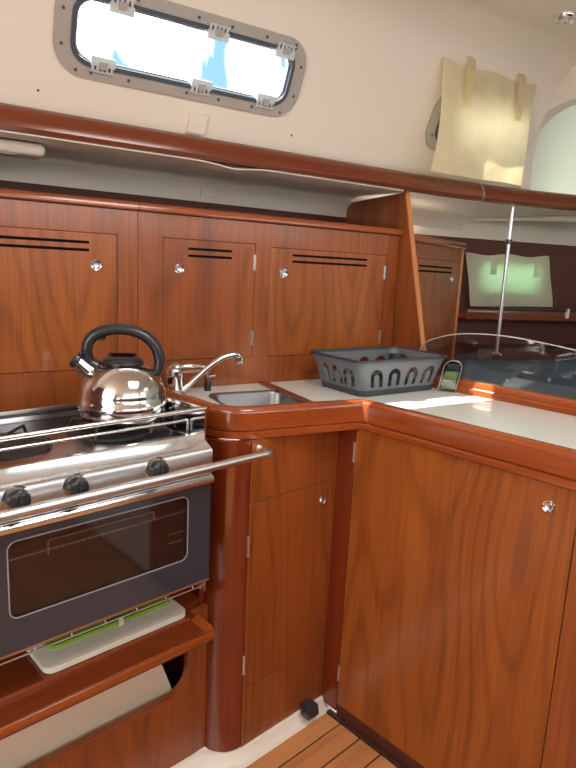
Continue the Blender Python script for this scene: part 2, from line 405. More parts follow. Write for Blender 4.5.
# ---- wooden rail running the length of the shelf
b = NB()
upts = [-2.3, -1.5, -.9, -.3, .2] + [.4+.12*i for i in range(11)]
rings = []
for u in upts:
    n0 = railn(u)
    pr = [(n0-.012, 1.546), (n0-.030, 1.549), (n0-.037, 1.558), (n0-.036, 1.572), (n0-.030, 1.588), (n0-.022, 1.600), (n0-.010, 1.608), (n0+.004, 1.609), (n0+.006, 1.602), (n0+.006, 1.550)]
    rings.append([Vector((u, n, z)) for n, z in pr])
rings = [[b.verts.new(v) for v in r] for r in rings]
ring_faces(b, rings)
t = thing('shelf_rail', 'long varnished reddish brown wooden rail running below the windows', 'rail', P0, AZ)
obj('rail_moulding', b, M['wood_rail'], t)
b = NB(); tube(b, [(-.435, -.0355, 1.572), (-.435, -.037, 1.572)], .004, 10); obj('wood_plug', b, M['wood_post'], t)
b = NB()   # bright joint ring round the rail
u = .715; n0 = railn(u)
pr = [(n0-.012, 1.545), (n0-.031, 1.548), (n0-.0385, 1.558), (n0-.0375, 1.572), (n0-.031, 1.588), (n0-.023, 1.601), (n0-.010, 1.6095)]
rr = [[b.verts.new(Vector((uu, n, z))) for n, z in pr] for uu in (u, u+.004)]
ring_faces(b, rr, False, False); obj('joint_band', b, M['steel'], t)
# narrow white strip hanging slack under the rail
b = NB(); rings = []
for i in range(81):
    u = -1.0+i*(1.36/80); s = .009*math.exp(-((u+.27)/.06)**2)
    rings.append([b.verts.new((u, n, z-s)) for n, z in ((-.024, 1.5472), (-.024, 1.5440), (.03, 1.5415), (.03, 1.5450))])
ring_faces(b, rings)
o = obj('cable_trim', b, M['liner']); o.data.materials[0] = M['liner_grey']; place(o, P0, AZ); tag(o, 'thin white trim strip sagging slack beneath the long wooden rail', 'trim strip')

# lower grey moulding rib on the underside at the far right
b = NB()
pts = [W(1.02, .24, 1.515), W(1.25, .08, 1.534), W(1.45, -.06, 1.542), W(1.7, -.20, 1.54)]
pp = smooth_path(pts, 5); tube(b, pp, [.003+.015*min(1, i/9) for i in range(len(pp))], 12); struct('trim_2', b, M['liner'])

# ---- small fittings on the liner
def on_lean(name, mat, u0, u1, v0, v1, th, label, cat):
    g = NB(); plate(g, rrect(u0, u1, v0, v1, .004, 3), [], lambda a, c, t: lean(a, c, -t), th)
    return tag(obj(name, g, mat), label, cat)
on_lean('cover_plate', M['liner'], -.405, -.355, -.003, .048, .007, 'pale plastic cover plate just above the wooden rail under the window', 'cover plate')
for i, (u, v, lb) in enumerate(((-.777, .031, 'small screw hole plug in the cream wall below the left window corner'), (-.085, .037, 'small screw plug in the cream wall right of the window'))):
    g = NB(); p = lean(u, v, 0); nr = (lean(0, 0, -1)-lean(0, 0, 0)); tube(g, [p, p+nr*.002], .003, 10); tag(obj('screw_plug', g, M['gasket']), lb, 'screw')
t = thing('wall_switch', 'small square cream switch plate on the liner under the wooden rail', 'switch', W(-.197, .316, 1.512), AZ)
b = NB(); box(b, -.026, .026, -.008, .001, -.020, .020, .003); obj('switch_plate', b, M['offwhite'], t)
b = NB(); box(b, -.016, .016, -.0105, -.007, -.013, .013, .0015); obj('switch_rocker', b, M['offwhite'], t)
# strip lamp under the shelf
t = thing('strip_lamp', 'cream plastic strip lamp mounted under the shelf at the left', 'lamp', W(-.92, .095, 1.543), AZ)
b = NB(); box(b, -.30, .17, -.045, .045, -.030, 0, .013, seg=4); obj('lamp_housing', b, M['offwhite'], t)
b = NB(); box(b, -.26, .04, -.030, .030, -.034, -.029, .002); obj('lamp_diffuser', b, M['clip'], t)
b = NB(); box(b, .06, .10, -.030, -.010, -.0325, -.029, .001); obj('lamp_switch', b, M['frame'], t)

# ceiling down-light at top right
CZ = next(z0+(z1-z0)*(n0+.385)/(n0-n1) for (n0, z0), (n1, z1) in zip(CEILPROF[:-1], CEILPROF[1:]) if n1 <= -.385 <= n0)
t = thing('ceiling_light', 'small round chrome ceiling light near the top right corner', 'ceiling light', W(.60, -.385, CZ-.003), 0)
LIGHTEMPTY = t
b = NB(); lathe(b, [(.001, -.002), (.016, -.002), (.026, -.010), (.031, -.004), (.032, .0), (.032, .03), (.001, .03)], 24); obj('light_bezel', b, M['chrome'], t)
b = NB(); lathe(b, [(.001, -.013), (.010, -.012), (.014, -.008), (.014, -.001), (.001, -.001)], 18); obj('light_lens', b, M['clip'], t)

# ================================================================== WALL CABINETS (local x = u, y = n)
def slots(parent, x0, x1, zs, y):
    for z in zs:
        b = NB(); plate(b, rrect(x0, x1, z-.0035, z+.0035, .003, 3), [], lambda a, c, t: Vector((a, y+t, c)), .002); obj('vent_slot_shade', b, M['blackmat'], parent)  # slots are not cut: black plates paint the shade inside them
def wall_cabinet(label, x0, x1, doors, z0=.60, topz=1.40):
    t = thing('wall_cabinet', label, 'cabinet', P0, AZ, 'galley wall cabinets')
    b = NB(); cells(b, x0+.0008, x1-.0008, z0, topz, [(d[0]-.0012, d[1]+.0012, d[2]-.0012, d[3]+.0012) for d in doors], 0, .018); obj('face_panel', b, M['wood'], t)
    b = NB(); box(b, x0+.002, x1-.002, .022, .30, z0, topz-.002); obj('carcass', b, M['wood_in'], t)
    b = NB(); 
    pr = [(.03, 1.402), (-.010, 1.402), (-.013, 1.406), (-.013, 1.414), (-.009, 1.421), (.0, 1.424), (.03, 1.424)]
    rr = [[b.verts.new((xx, n, z)) for n, z in pr] for xx in (x0+.0008, x1-.0008)]; ring_faces(b, rr); obj('top_moulding', b, M['wood_x'], t)
    for d in doors:
        g = NB(); box(g, d[0], d[1], -.0006, .018, d[2], d[3], .0012, seg=1)
        dr = obj('door', g, M['wood_big'] if d[4] else M['wood'], t)
        latch(dr, d[5], -.001, 1.258)
        slots(dr, d[6], d[7], (1.294, 1.313), -.0012)
        if d[8]:
            for hz in d[8]: hinge(dr, d[1]-.002, -.001, hz)
    return t
wall_cabinet('varnished wall cabinet above the stove, one wide door with two vent slots', -1.55, -.537, [(-1.20, -.593, .987, 1.337, 1, -.647, -1.02, -.663, None)])
t = wall_cabinet('varnished wall cabinet above the sink with a small and a wide vented door', -.537, .382,
             [(-.467, -.182, 1.003, 1.338, 0, -.421, -.395, -.259, (1.285, 1.06)), (-.125, .325, 1.002, 1.332, 1, -.083, -.052, .245, (1.275, 1.055))])

# partition board between the galley and the saloon
b = NB()
plate(b, [(-.004, 1.5445), (.285, 1.530), (.31, 1.515), (.318, 1.47), (.318, .50), (-.285, .50), (-.172, .925), (-.145, 1.026)], [], lambda a, z, t: W(.386+t, a, z), .016)
o = obj('panel', b, M['wood'])
t = thing('partition_board', 'tall slanting wooden partition board beside the sink wall cabinet', 'partition'); o.parent = t
b = NB()
e = [(-.285, .50), (-.172, .925), (-.145, 1.026), (-.004, 1.5445)]
rr = []
for n, z in e: rr.append([b.verts.new(W(uu, n+dn, z)) for uu, dn in ((.385, .001), (.385, -.004), (.403, -.004), (.403, .001))])
ring_faces(b, rr); obj('edge_strip', b, M['wood_edge'], t, 'pale orange edge strip')

# saloon locker beyond the partition
LZ = math.radians(10)
lp = P0+DU*.408
t = thing('locker', 'narrow varnished locker right of the slanting partition board', 'cabinet', lp, LZ)
Wd = .545
b = NB(); cells(b, 0, Wd, .60, 1.385, [(.052, .505, .985, 1.333)], 0, .018); obj('face_panel', b, M['wood'], t)
b = NB(); box(b, .004, Wd-.004, .02, .10, .60, 1.384); obj('carcass', b, M['wood_in'], t)
b = NB(); box(b, .0, Wd+.004, -.012, .11, 1.386, 1.412, .006, seg=3); obj('top_moulding', b, M['wood_x'], t)
b = NB(); box(b, Wd-.012, Wd+.004, -.006, .11, .60, 1.385, .002); obj('end_post', b, M['wood_edge'], t)
g = NB(); box(g, .0535, .5035, -.0006, .018, .9865, 1.3315, .0012, seg=1); dr = obj('door', g, M['wood_big'], t)
latch(dr, .445, -.001, 1.262); slots(dr, .125, .44, (1.288, 1.306), -.0012)

# ================================================================== SALOON BEHIND THE PENINSULA
SA = math.radians(-24); SB = Vector((1.471, .345, 0))
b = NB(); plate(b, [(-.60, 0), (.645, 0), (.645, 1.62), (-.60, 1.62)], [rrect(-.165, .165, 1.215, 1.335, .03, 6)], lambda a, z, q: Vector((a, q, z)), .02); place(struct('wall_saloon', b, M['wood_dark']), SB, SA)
g = NB(); plate(g, rrect(-.178, .178, 1.200, 1.350, .042, 6), [rrect(-.160, .160, 1.220, 1.330, .03, 6)], lambda a, z, q: Vector((a, q-.004, z)), .004); w3 = place(struct('window_3', g, M['frame']), SB, SA)
g = NB(); plate(g, rrect(-.165, .165, 1.215, 1.335, .03, 6), [], lambda a, z, q: Vector((a, q+.010, z)), .004); obj('window_pane', g, M['glassgreen'], w3)
b = NB(); box(b, -.60, .645, -.006, .0, 1.445, 1.60, .001); place(struct('trim_3', b, M['liner_grey']), SB, SA)
b = NB(); box(b, -.25, .645, -.085, -.0005, 1.088, 1.118, .008, seg=3); box(b, -.25, .645, -.085, -.07, 1.10, 1.135, .005)
o = obj('ledge', b, M['wood_rail']); place(o, SB, SA); tag(o, 'varnished wooden ledge on the dark saloon wall under the small curtain', 'ledge')
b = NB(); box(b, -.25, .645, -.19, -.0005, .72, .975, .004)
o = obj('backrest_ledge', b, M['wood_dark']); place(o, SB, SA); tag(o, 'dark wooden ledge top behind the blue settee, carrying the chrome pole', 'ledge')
t = thing('settee', 'slate blue buttoned settee seen through the clear acrylic screen', 'settee', SB, SA)
b = NB(); box(b, -.42, .645, -.33, -.195, .42, .93, .03, seg=4); obj('backrest', b, M['seat'], t)
b = NB(); box(b, -.42, .645, -.85, -.34, .32, .44, .03, seg=4); obj('seat_cushion', b, M['seat'], t)
b = NB(); box(b, -.42, .645, -.80, -.22, 0, .31, .005); obj('base', b, M['wood_dark'], t)
for x in (-.2, .02, .24, .46):
    for z in (.86, .70):
        b = NB(); lathe(b, [(.001, .004), (.008, .003), (.010, 0), (.001, 0)], 12, axis='y', mat=Matrix.Translation((x+(.1 if z < .8 else 0), -.331, z)) @ Matrix.Rotation(PI, 4, 'Z')); obj('button', b, M['button'], t)
# curtain rod + clip
t = thing('curtain_rod', 'thin dark curtain rod along the foot of the small saloon curtain', 'rod', SB, SA)
b = NB(); tube(b, [(-.14, -.092, 1.142), (.64, -.092, 1.142)], .005, 8); obj('rod', b, M['black'], t)
b = NB(); box(b, .295, .307, -.100, -.084, 1.105, 1.150, .002); obj('rod_clip', b, M['offwhite'], t, 'white plastic clip')
# curtains
def curtain(fn, w, h, nx=26, nz=20, amp=.004, seed=1):
    rnd = random.Random(seed); ph = [rnd.uniform(0, 6.28) for _ in range(8)]
    b = NB(); lay = []
    for t in (0, .003):
        g = []
        for i in range(nx+1):
            r = []
            for k in range(nz+1):
                x = i/nx; z = k/nz
                d = amp*(math.sin(x*9+ph[0]+z*2)+.6*math.sin(x*17+ph[1]-z*3)+.6*math.sin(z*8+ph[2]+x*2))*(.35+.65*(1-z))
                sag = -.010*math.sin(PI*x*2)**2*(z > .999)
                r.append(b.verts.new(fn(x, z, d-t, sag)))
            g.append(r)
        lay.append(g)
    for g in lay:
        for i in range(nx):
            for k in range(nz): b.faces.new((g[i][k], g[i+1][k], g[i+1][k+1], g[i][k+1]))
    A, B2 = lay
    for i in range(nx):
        for k in (0, nz): b.faces.new((A[i][k], A[i+1][k], B2[i+1][k], B2[i][k]))
    for k in range(nz):
        for i in (0, nx): b.faces.new((A[i][k], A[i][k+1], B2[i][k+1], B2[i][k]))
    return b
t = thing('curtain', 'cream cloth curtain glowing over the small side window, above the rail', 'curtain', W(.59, -.15, 1.60), AZ)
b = curtain(lambda x, z, d, s: Vector((-.236+.452*x+.024*(z-.4)+.006*math.sin(z*5)+(1-x)*.010*math.sin(z*3.1)-x*.012*math.sin(z*3.1), d+.0-.012*(1-z)*0, -.008+z*.333+s+.006*x)), .45, .32, amp=.003, seed=5)
obj('cloth', b, M['curtain'], t, ang=80)
for x0 in (-.135, .115):   # tabs folded over the top up to the headliner
    b = NB(); rr = [[b.verts.new(Vector((xx, yy, zz))) for xx in (x0, x0+.035)] for yy, zz in ((-.012, .20), (-.014, .26), (-.012, .335), (-.004, .352), (-.002, .360))]
    for a, c in zip(rr[:-1], rr[1:]): b.faces.new((a[0], a[1], c[1], c[0]))
    bmesh.ops.solidify(b, geom=b.faces[:], thickness=.003); obj('tab', b, M['curtain'], t)
t = thing('curtain', 'small pale cloth curtain hung on the dark saloon wall behind the pole', 'curtain', SB+Vector((0, 0, 0)), SA)
b = curtain(lambda x, z, d, s: Vector((-.198-.057*z+(.282+.176)*x+(-.058+.057)*x*z, -.035+d, 1.146+z*.235+s+.008*x)), .45, .24, amp=.004, seed=9)
obj('cloth', b, M['curtain2'], t, ang=80)
for x0 in (-.12, .12):
    b = NB(); box(b, x0, x0+.03, -.049, -.044, 1.29, 1.375, .001); obj('tab', b, M['curtain2'], t)

# chrome pole
t = thing('grab_pole', 'upright chrome pole between the wooden rail and the saloon ledge', 'pole', W(.915, -.03, .975))
b = NB(); tube(b, [(0, 0, .012), (0, 0, .572)], .0070, 14); obj('pole', b, M['steel'], t)
b = NB(); lathe(b, [(.001, 0), (.024, 0), (.024, .004), (.012, .012), (.001, .012)], 18); obj('base_flange', b, M['chrome'], t)
b = NB(); lathe(b, [(.0088, .43), (.0125, .43), (.0125, .448), (.0088, .448)], 14); obj('collar', b, M['black'], t)

# ================================================================== WORKTOP
FZ = .946
out = [(-.375, .42), (-.375, .12)]
cx, cy, r = -.275, .12, .10
for k in range(1, 9):
    a = PI + (PI/2-math.radians(16))*k/8; out.append((cx+r*math.cos(a), cy+r*math.sin(a)))
corner = (-.007, out[-1][1]-(-.007-out[-1][0])*math.tan(math.radians(16)))
t = thing('worktop', 'white laminate worktop with varnished wooden edges around sink and peninsula', 'worktop')
def fiddle_prof(w=.033):      # offsets to the left of travel = inward
    return [(.002, .8900), (0, .892), (-.0005, .930), (.001, .937), (.005, .943), (.011, FZ), (w-.011, FZ), (w-.004, .943), (w, .936), (w, .905), (w, .8900)]
p1 = out+[corner]
b = NB()
def mitre(path, prof, bm):   # left end free, right end mitred at the corner
    sweep(bm, path, prof)
sweep(b, p1, fiddle_prof(), post=(corner[0], -1.0))
obj('sink_edge', b, M['wood_x'], t)
under = [(.005, .8675), (.001, .870), (0, .877), (.001, .885), (.005, .8885), (.036, .8885), (.036, .8675)]
b = NB(); sweep(b, p1, under, post=(corner[0], -1.0)); obj('sink_under_moulding', b, M['wood_x'], t)
p2 = [(corner[0], corner[1]), (corner[0], -1.0)]
b = NB(); sweep(b, p2, fiddle_prof(.033), pre=p1[-2]); obj('peninsula_edge', b, M['wood_y'], t)
b = NB(); sweep(b, p2, under, pre=p1[-2]); obj('peninsula_under_moulding', b, M['wood_y'], t)
# white surface with sink cut out
SR = math.radians(-16); sc, ss = math.cos(SR), math.sin(SR); SCX, SCY = -.152, .190
def srot(a, c): return (SCX+a*sc-c*ss, SCY+a*ss+c*sc)
hole = [srot(a, c) for a, c in rrect(-.116, .116, -.084, .084, .037, 6)]
wall_y = lambda x: .332-.1944*(x-.151)
surf = [(-.345, .425), (-.345, .125)]
for k in range(1, 9):
    a = PI + (PI/2-math.radians(16))*k/8; surf.append((cx+.07*math.cos(a), cy+.07*math.sin(a)))
surf += [(.008, surf[-1][1]-(.008-surf[-1][0])*math.tan(math.radians(16))), (.008, -1.0), (.450, -1.0), (.450, wall_y(.45)-.003)]
b = NB(); plate(b, surf, [hole], lambda a, c, q: Vector((a, c, .920-q)), .022); obj('surface', b, M['white_top'], t)
# wooden divider strip right of the sink
b = NB()
d0, d1 = Vector((-.088, .035)), Vector((.004, .284+.075)); dd = (d1-d0).normalized(); d1 = d0+dd*.318
sweep(b, [tuple(d0), tuple(d1)], [(-.011, .9195), (-.011, .927), (-.008, .930), (.008, .930), (.011, .927), (.011, .9195)]); obj('divider_strip', b, M['wood_post'], t)
# far fiddle of the peninsula
b = NB(); prof = [(0, .9195), (0, .934), (.002, .938), (.010, .940), (.012, .952), (.016, .960), (.036, .962), (.040, .958), (.040, .86), (0, .86)]
sweep(b, [(.446, -1.0), (.446, wall_y(.446)-.02)], [(-o, z) for o, z in prof]); obj('far_edge', b, M['wood_y'], t)
# backsplash bead
# ---- sink
t = thing('sink', 'stainless steel sink basin let into the white worktop', 'sink', (SCX, SCY, .92), SR)
b = NB()
def ringr(hx, hy, r, z, seg=6): return [b.verts.new((a, c, z)) for a, c in rrect(-hx, hx, -hy, hy, r, seg)]
rings = [ringr(.114, .082, .036, -.026), ringr(.114, .082, .036, -.004), ringr(.120, .088, .040, .0015), ringr(.118, .086, .039, .003), ringr(.111, .079, .035, .001), ringr(.108, .076, .034, -.006), ringr(.102, .070, .032, -.13), ringr(.088, .056, .02, -.142), ringr(.02, .012, .006, -.144)]
ring_faces(b, rings, True, False); b.faces.new(rings[-1]); obj('basin', b, M['sinksteel'], t, ang=50)
b = NB(); lathe(b, [(.001, -.139), (.016, -.139), (.020, -.142), (.001, -.142)], 18); obj('drain', b, M['chrome'], t)

# ---- taps
t = thing('mixer_tap', 'chrome mixer tap with long swung spout left of the sink', 'tap', W(-.462, -.075, .92), AZ)
b = NB(); lathe(b, [(.001, 0), (.029, 0), (.029, .004), (.024, .010), (.0235, .045), (.025, .056), (.022, .070), (.012, .079), (.001, .081)], 24); obj('body', b, M['chrome'], t)
b = NB(); tube(b, smooth_path([(-.012, 0, .062), (.005, 0, .076), (.045, -.004, .079), (.088, -.008, .076)], 5), [.012]*3+[.010]*4+[.007]*5+[.005]*3+[.003], 12, sx=1.5); obj('lever', b, M['chrome'], t)
b = NB(); tube(b, smooth_path([(.016, -.004, .006), (.050, -.008, .034), (.098, -.014, .076), (.132, -.018, .097), (.160, -.021, .106), (.178, -.023, .107), (.186, -.024, .099)], 5), .0078, 12); sp = obj('spout', b, M['chrome'], t)
b = NB(); lathe(b, [(.001, 0), (.0105, 0), (.0115, .004), (.0115, .020), (.008, .024), (.001, .024)], 16, .187, -.024, .080); obj('nozzle', b, M['chrome'], sp)
t = thing('pump_tap', 'small chrome tap with black base between mixer tap and sink', 'tap', W(-.352, -.055, .92), AZ)
b = NB(); lathe(b, [(.001, 0), (.010, 0), (.010, .022), (.0075, .030), (.0065, .036), (.001, .036)], 16); obj('base', b, M['black'], t)
b = NB(); tube(b, smooth_path([(0, 0, .034), (-.001, 0, .048), (-.008, 0, .057), (-.03, 0, .0585), (-.078, 0, .058)], 5), .0042, 10); obj('pipe', b, M['steel'], t)
b = NB(); tube(b, [(.004, 0, .040), (.022, -.002, .043)], .003, 8); obj('tap_lever', b, M['chrome'], t)

# ---- dish basket
BC = Vector((.281, .119, .9206)); BR = math.radians(-8)
t = thing('dish_basket', 'grey plastic dish basket with arched slots on the white worktop', 'basket', BC, BR)
hb, ht, H = (.153, .098), (.185, .116), .106
def arch_hole(x0, w, z0, z1, k=.30):
    """an upside down U slot"""
    r = w/2; cxx = x0+r; o = [(x0, z0), (x0+w*k, z0)]
    o += [(x0+w*k, z1-r)]
    for i in range(1, 6): a = PI-PI*i/6; o.append((cxx+(r-w*k)*math.cos(a), z1-r+(r-w*k)*math.sin(a)))
    o += [(x0+w*(1-k), z1-r), (x0+w*(1-k), z0), (x0+w, z0), (x0+w, z1-r)]
    for i in range(1, 10): a = PI*i/10; o.append((cxx+r*math.cos(a), z1-r+r*math.sin(a)))
    o.append((x0, z1-r)); return o
def wallfn(side):
    def f(a, z, q):           # a in -1..1 along the wall, z 0..H
        s = z/H; hx = hb[0]+(ht[0]-hb[0])*s - q; hy = hb[1]+(ht[1]-hb[1])*s - q
        # round the vertical corners
        if side in 'fb':
            x = a*hx; y = hy; ed = (1-abs(a))*hx
            if ed < .02: y = hy-(.02-math.sqrt(max(0, .02**2-(.02-ed)**2)))*1.0
            return Vector((x, -y if side == 'f' else y, z))
        y = a*hy; x = hx; ed = (1-abs(a))*hy
        if ed < .02: x = hx-(.02-math.sqrt(max(0, .02**2-(.02-ed)**2)))*1.0
        return Vector((x if side == 'r' else -x, y, z))
    return f
b = NB(); 
# walls: long sides with seven slots, short sides with four; corners rounded by a swept quarter
rc = .026
def rr_at(z, inset=0, seg=8):
    s = z/H; return rrect(-(hb[0]+(ht[0]-hb[0])*s)+inset, (hb[0]+(ht[0]-hb[0])*s)-inset, -(hb[1]+(ht[1]-hb[1])*s)+inset, (hb[1]+(ht[1]-hb[1])*s)-inset, rc, seg)
def bwall(side):
    long = side in 'fb'
    def f(a, z, q):
        s = z/H; hx = hb[0]+(ht[0]-hb[0])*s; hy = hb[1]+(ht[1]-hb[1])*s
        if long: return Vector((a*(hx-rc), (-(hy-q) if side == 'f' else hy-q), z))
        return Vector(((hx-q) if side == 'r' else -(hx-q), a*(hy-rc), z))
    L_ = 2*(hb[0]+.019-rc) if long else 2*(hb[1]+.009-rc)
    n = 4 if long else 3
    hs = []
    for i in range(n):
        c = -1+2*(i+.5)/n
        hs.append([((c+(p[0])*2/L_), p[1]) for p in arch_hole(-.025, .050, .026, .080, .31)])
    plate(b, [(-1, 0), (1, 0), (1, H), (-1, H)], hs, f, .0028)
for s in 'fblr': bwall(s)
for sx in (-1, 1):
    for sy in (-1, 1):
        rings = []
        for z in (0, H/2, H):
            s = z/H; hx = hb[0]+(ht[0]-hb[0])*s-rc; hy = hb[1]+(ht[1]-hb[1])*s-rc
            rings.append([b.verts.new((sx*(hx+q*math.cos(a)), sy*(hy+q*math.sin(a)), z)) for q, aa in ((rc, range(0, 9)), (rc-.0028, range(8, -1, -1))) for a in [PI/2*k/8 for k in aa]])
        ring_faces(b, rings)
obj('basket_wall', b, M['basket'], t)
b = NB(); lo = rr_at(0); up = rr_at(.006, .001); rings = [[b.verts.new((x, y, z)) for x, y in lo] for z in (0, .003)]; ring_faces(b, rings); obj('basket_floor', b, M['basket_in'], t)
b = NB(); rings = []
for o_, z in ((-.001, H-.006), (.006, H-.004), (.007, H+.001), (.003, H+.0035), (-.0025, H+.002), (-.004, H-.006)):
    rings.append([b.verts.new((x, y, z)) for x, y in rr_at(H, -o_)])
rings.append(rings[0]); ring_faces(b, rings, True, False); obj('basket_rim', b, M['basket_in'], t, 'dark rolled rim')
b = NB(); rings = [[b.verts.new((x, y, z)) for x, y in rr_at(z, -.0012)] for z in (.0, .018)]; ring_faces(b, rings, True, False)
rings = [[b.verts.new((x, y, z)) for x, y in rr_at(z, .0040)] for z in (.0, .018)]; ring_faces(b, rings, True, False); obj('base_band', b, M['basket_in'], t, 'darker band around the foot')
# a cup-shaped cutlery well in the far corner
b = NB(); lathe(b, [(.022, .004), (.028, .088), (.030, .090), (.026, .088), (.020, .006)], 20, .135, .055, 0); obj('cutlery_well', b, M['basket_in'], t)

# ---- sponge holder standing by the far edge
t = thing('sponge_holder', 'clear plastic holder with green sponges standing beside the dish basket', 'sponge holder', (.425, -.040, .9206), math.radians(-62))
T_ = Matrix.Rotation(math.radians(8), 4, 'Y')
b = NB(); ol = rrect(-.026, .026, 0, .098, [.024, .024, .004, .004], 8)
for yy in (-.012, .010): plate(b, ol, [], lambda a, z, q: Vector((a+z*.16, yy+q, z)), .0012)
hold = obj('clear_case', b, M['plexi'], t)
b = NB(); plate(b, [(a*1.0, z) for a, z in rrect(-.0270, .0270, 0, .0995, [.025, .025, .004, .004], 8)], [rrect(-.0260, .0260, .001, .0985, [.024, .024, .003, .003], 8)], lambda a, z, q: Vector((a+z*.16, -.013+q, z)), .026); obj('case_edge', b, M['plexiedge'], t)
for nm, mt, z0, z1 in (('scourer', 'sponge_dark', .068, .088), ('green_sponge', 'sponge', .040, .066), ('cream_sponge', 'sponge_cream', .030, .039), ('green_sponge', 'sponge', .008, .029)):
    b = NB(); box(b, -.018, .020, -.0085, .008, z0, z1, .003, mat=None)
    bmesh.ops.transform(b, matrix=Matrix(((1, 0, .16, 0), (0, 1, 0, 0), (0, 0, 1, 0), (0, 0, 0, 1))), verts=b.verts[:]); obj(nm, b, M[mt], t)

# ---- curved acrylic screen on the far edge
t = thing('acrylic_screen', 'clear arched acrylic screen standing along the far peninsula edge', 'screen', (.466, 0, .962))
top = [(.098, .02), (.098, .055), (.090, .082), (.070, .100), (.036, .115), (-.03, .134), (-.10, .143), (-.18, .146), (-.26, .143), (-.39, .131), (-.55, .108), (-.75, .07), (-.98, .02)]
tp = [(p.x, p.y) for p in smooth_path([(a, z, 0) for a, z in top], 4)]
b = NB(); plate(b, [(-.98, -.0), (.098, -.0)] + tp, [], lambda a, z, q: Vector((-.003+q, a, z)), .006); scr = obj('pane', b, M['plexi'], t)
b = NB(); tube(b, [(0, a, z+.0005) for a, z in tp], .0022, 6); obj('polished_edge', b, M['plexiedge'], scr)

# ================================================================== SINK BASE CABINET
FY = .020
t = thing('sink_cabinet', 'varnished base cabinet under the sink with rounded corner post', 'cabinet')
b = NB(); 
ccx, ccy, cr = -.311, .090, .069
pts = [(-.3775, .40)]
path = [(ccx-cr, .40)] + [(ccx+cr*math.cos(PI+PI/2*k/10), ccy+cr*math.sin(PI+PI/2*k/10)) for k in range(11)] 
sweep(b, path, [(0, .032), (0, .867), (.018, .867), (.018, .032)]); obj('corner_post', b, M['wood_post'], t, 'dark rounded corner post')
x0, x1 = -.3085, -.0008
b = NB(); box(b, ccx+.0042, .03, FY+.003, FY+.02, .030, .867); obj('backing', b, M['seam'], t)
b = NB(); box(b, x0, x1, FY-.001, FY+.002, .710, .868, .0008, seg=1); obj('drawer_front', b, M['wood'], t)
g = NB(); box(g, x0, x1, FY-.001, FY+.002, .205, .707, .0008, seg=1); dr = obj('door', g, M['wood'], t)
latch(dr, -.050, FY-.0015, .657, r=.0125); hinge(dr, x0-.001, FY-.001, .60, .055); hinge(dr, x0-.001, FY-.001, .275, .055)
b = NB(); box(b, x0, x1, FY-.001, FY+.002, .031, .202, .0008, seg=1); obj('kick_panel', b, M['wood'], t)

# ---- foot pump
t = thing('foot_pump', 'black hexagonal rubber foot pump cap on the cream floor curb', 'foot pump', (-.082, .003, .032))
b = NB(); lathe(b, [(.001, -.014), (.025, -.014), (.0265, -.010), (.0265, .012), (.023, .017), (.001, .018)], 6, mat=Matrix.Translation((.003, -.010, .008)) @ Matrix.Rotation(math.radians(38), 4, 'X')); obj('cap', b, M['black'], t, ang=20)
b = NB(); box(b, -.035, -.012, .0195-.002, .0195+.0, .004, .045, .003); obj('bracket', b, M['steel'], t)

# ================================================================== PENINSULA CABINET
t = thing('peninsula_cabinet', 'large varnished peninsula cabinet with one tall plain door', 'cabinet')
b = NB(); box(b, .0065, .02, -1.0, .0225, .012, .868); obj('backing', b, M['seam'], t)
b = NB(); box(b, .430, .446, -1.0, .24, .0, .859); obj('saloon_side', b, M['wood_dark'], t)
b = NB(); box(b, 0, .006, -.0385, .0215, .014, .867, .0008, seg=1); obj('filler_strip', b, M['wood_post'], t)
g = NB(); box(g, 0, .006, -.6160, -.0410, .075-.035, .867, .0010, seg=1); dr = obj('door', g, M['wood_big'], t)
latch(dr, -.0005, -.560, .820, '-x', .0135); hinge(dr, .0, -.0402, .80, .055, '-x'); hinge(dr, .0, -.0402, .14, .05, '-x')
b = NB(); box(b, -.002, .006, -1.0, -.6185, .039, .867, .001, seg=1); obj('end_stile', b, M['wood'], t)
b = NB(); box(b, 0, .006, -1.0, -.0410, -.03, .0385, .0008, seg=1); obj('toe_strip', b, M['wood_dark'], t)

# ================================================================== STOVE NICHE
t = thing('stove_niche', 'varnished niche under the oven with a deep shelf and rounded cutout', 'cabinet')
b = NB()
holeL = rrect(-1.05, -.432, .226, .420, [.0, .0, .03, .060], 8)
plate(b, [(-1.30, .032), (-.380, .032), (-.380, .438), (-1.30, .438)], [holeL], lambda a, z, q: Vector((a, .082+q, z)), .014); obj('lower_panel', b, M['wood'], t)
b = NB(); plate(b, rrect(-1.05, -.432, .226, .420, [.0, .0, .03, .060], 8), [rrect(-1.045, -.4365, .2325, .419, [.0, .0, .028, .056], 8)], lambda a, z, q: Vector((a, .078+q, z)), .020); obj('cutout_edging', b, M['wood_x'], t)
b = NB(); box(b, -1.30, -.379, .42, .434, .0, .90); obj('back_panel', b, M['wood_in'], t)
b = NB(); box(b, -.394, -.380, .10, .42, .03, .868); obj('side_panel', b, M['wood_post'], t)
b = NB(); box(b, -1.30, -.380, .10, .42, .165, .18); obj('bottom_board', b, M['wood_in'], t)
# shelf with a raised front fiddle, sits proud of the panel
b = NB()
plate(b, [(-1.30, -.045), (-.458, -.045), (-.446, -.030), (-.446, .08), (-.396, .10), (-.396, .41), (-1.30, .41)], [], lambda a, c, q: Vector((a, c, .456-q)), .014); sh = obj('shelf', b, M['wood_rail'], t)
b = NB(); sweep(b, [(-1.30, -.050), (-.460, -.050), (-.449, -.044), (-.444, -.030), (-.444, .030)], [(.002, .448), (0, .453), (.001, .461), (.004, .4655), (.010, .464), (.022, .4565), (.022, .444)]); obj('shelf_lip', b, M['wood_x'], sh)
b = NB(); box(b, -1.30, -.47, .030, .036, .456, .4635, .001); obj('inner_fiddle', b, M['wood_x'], sh)
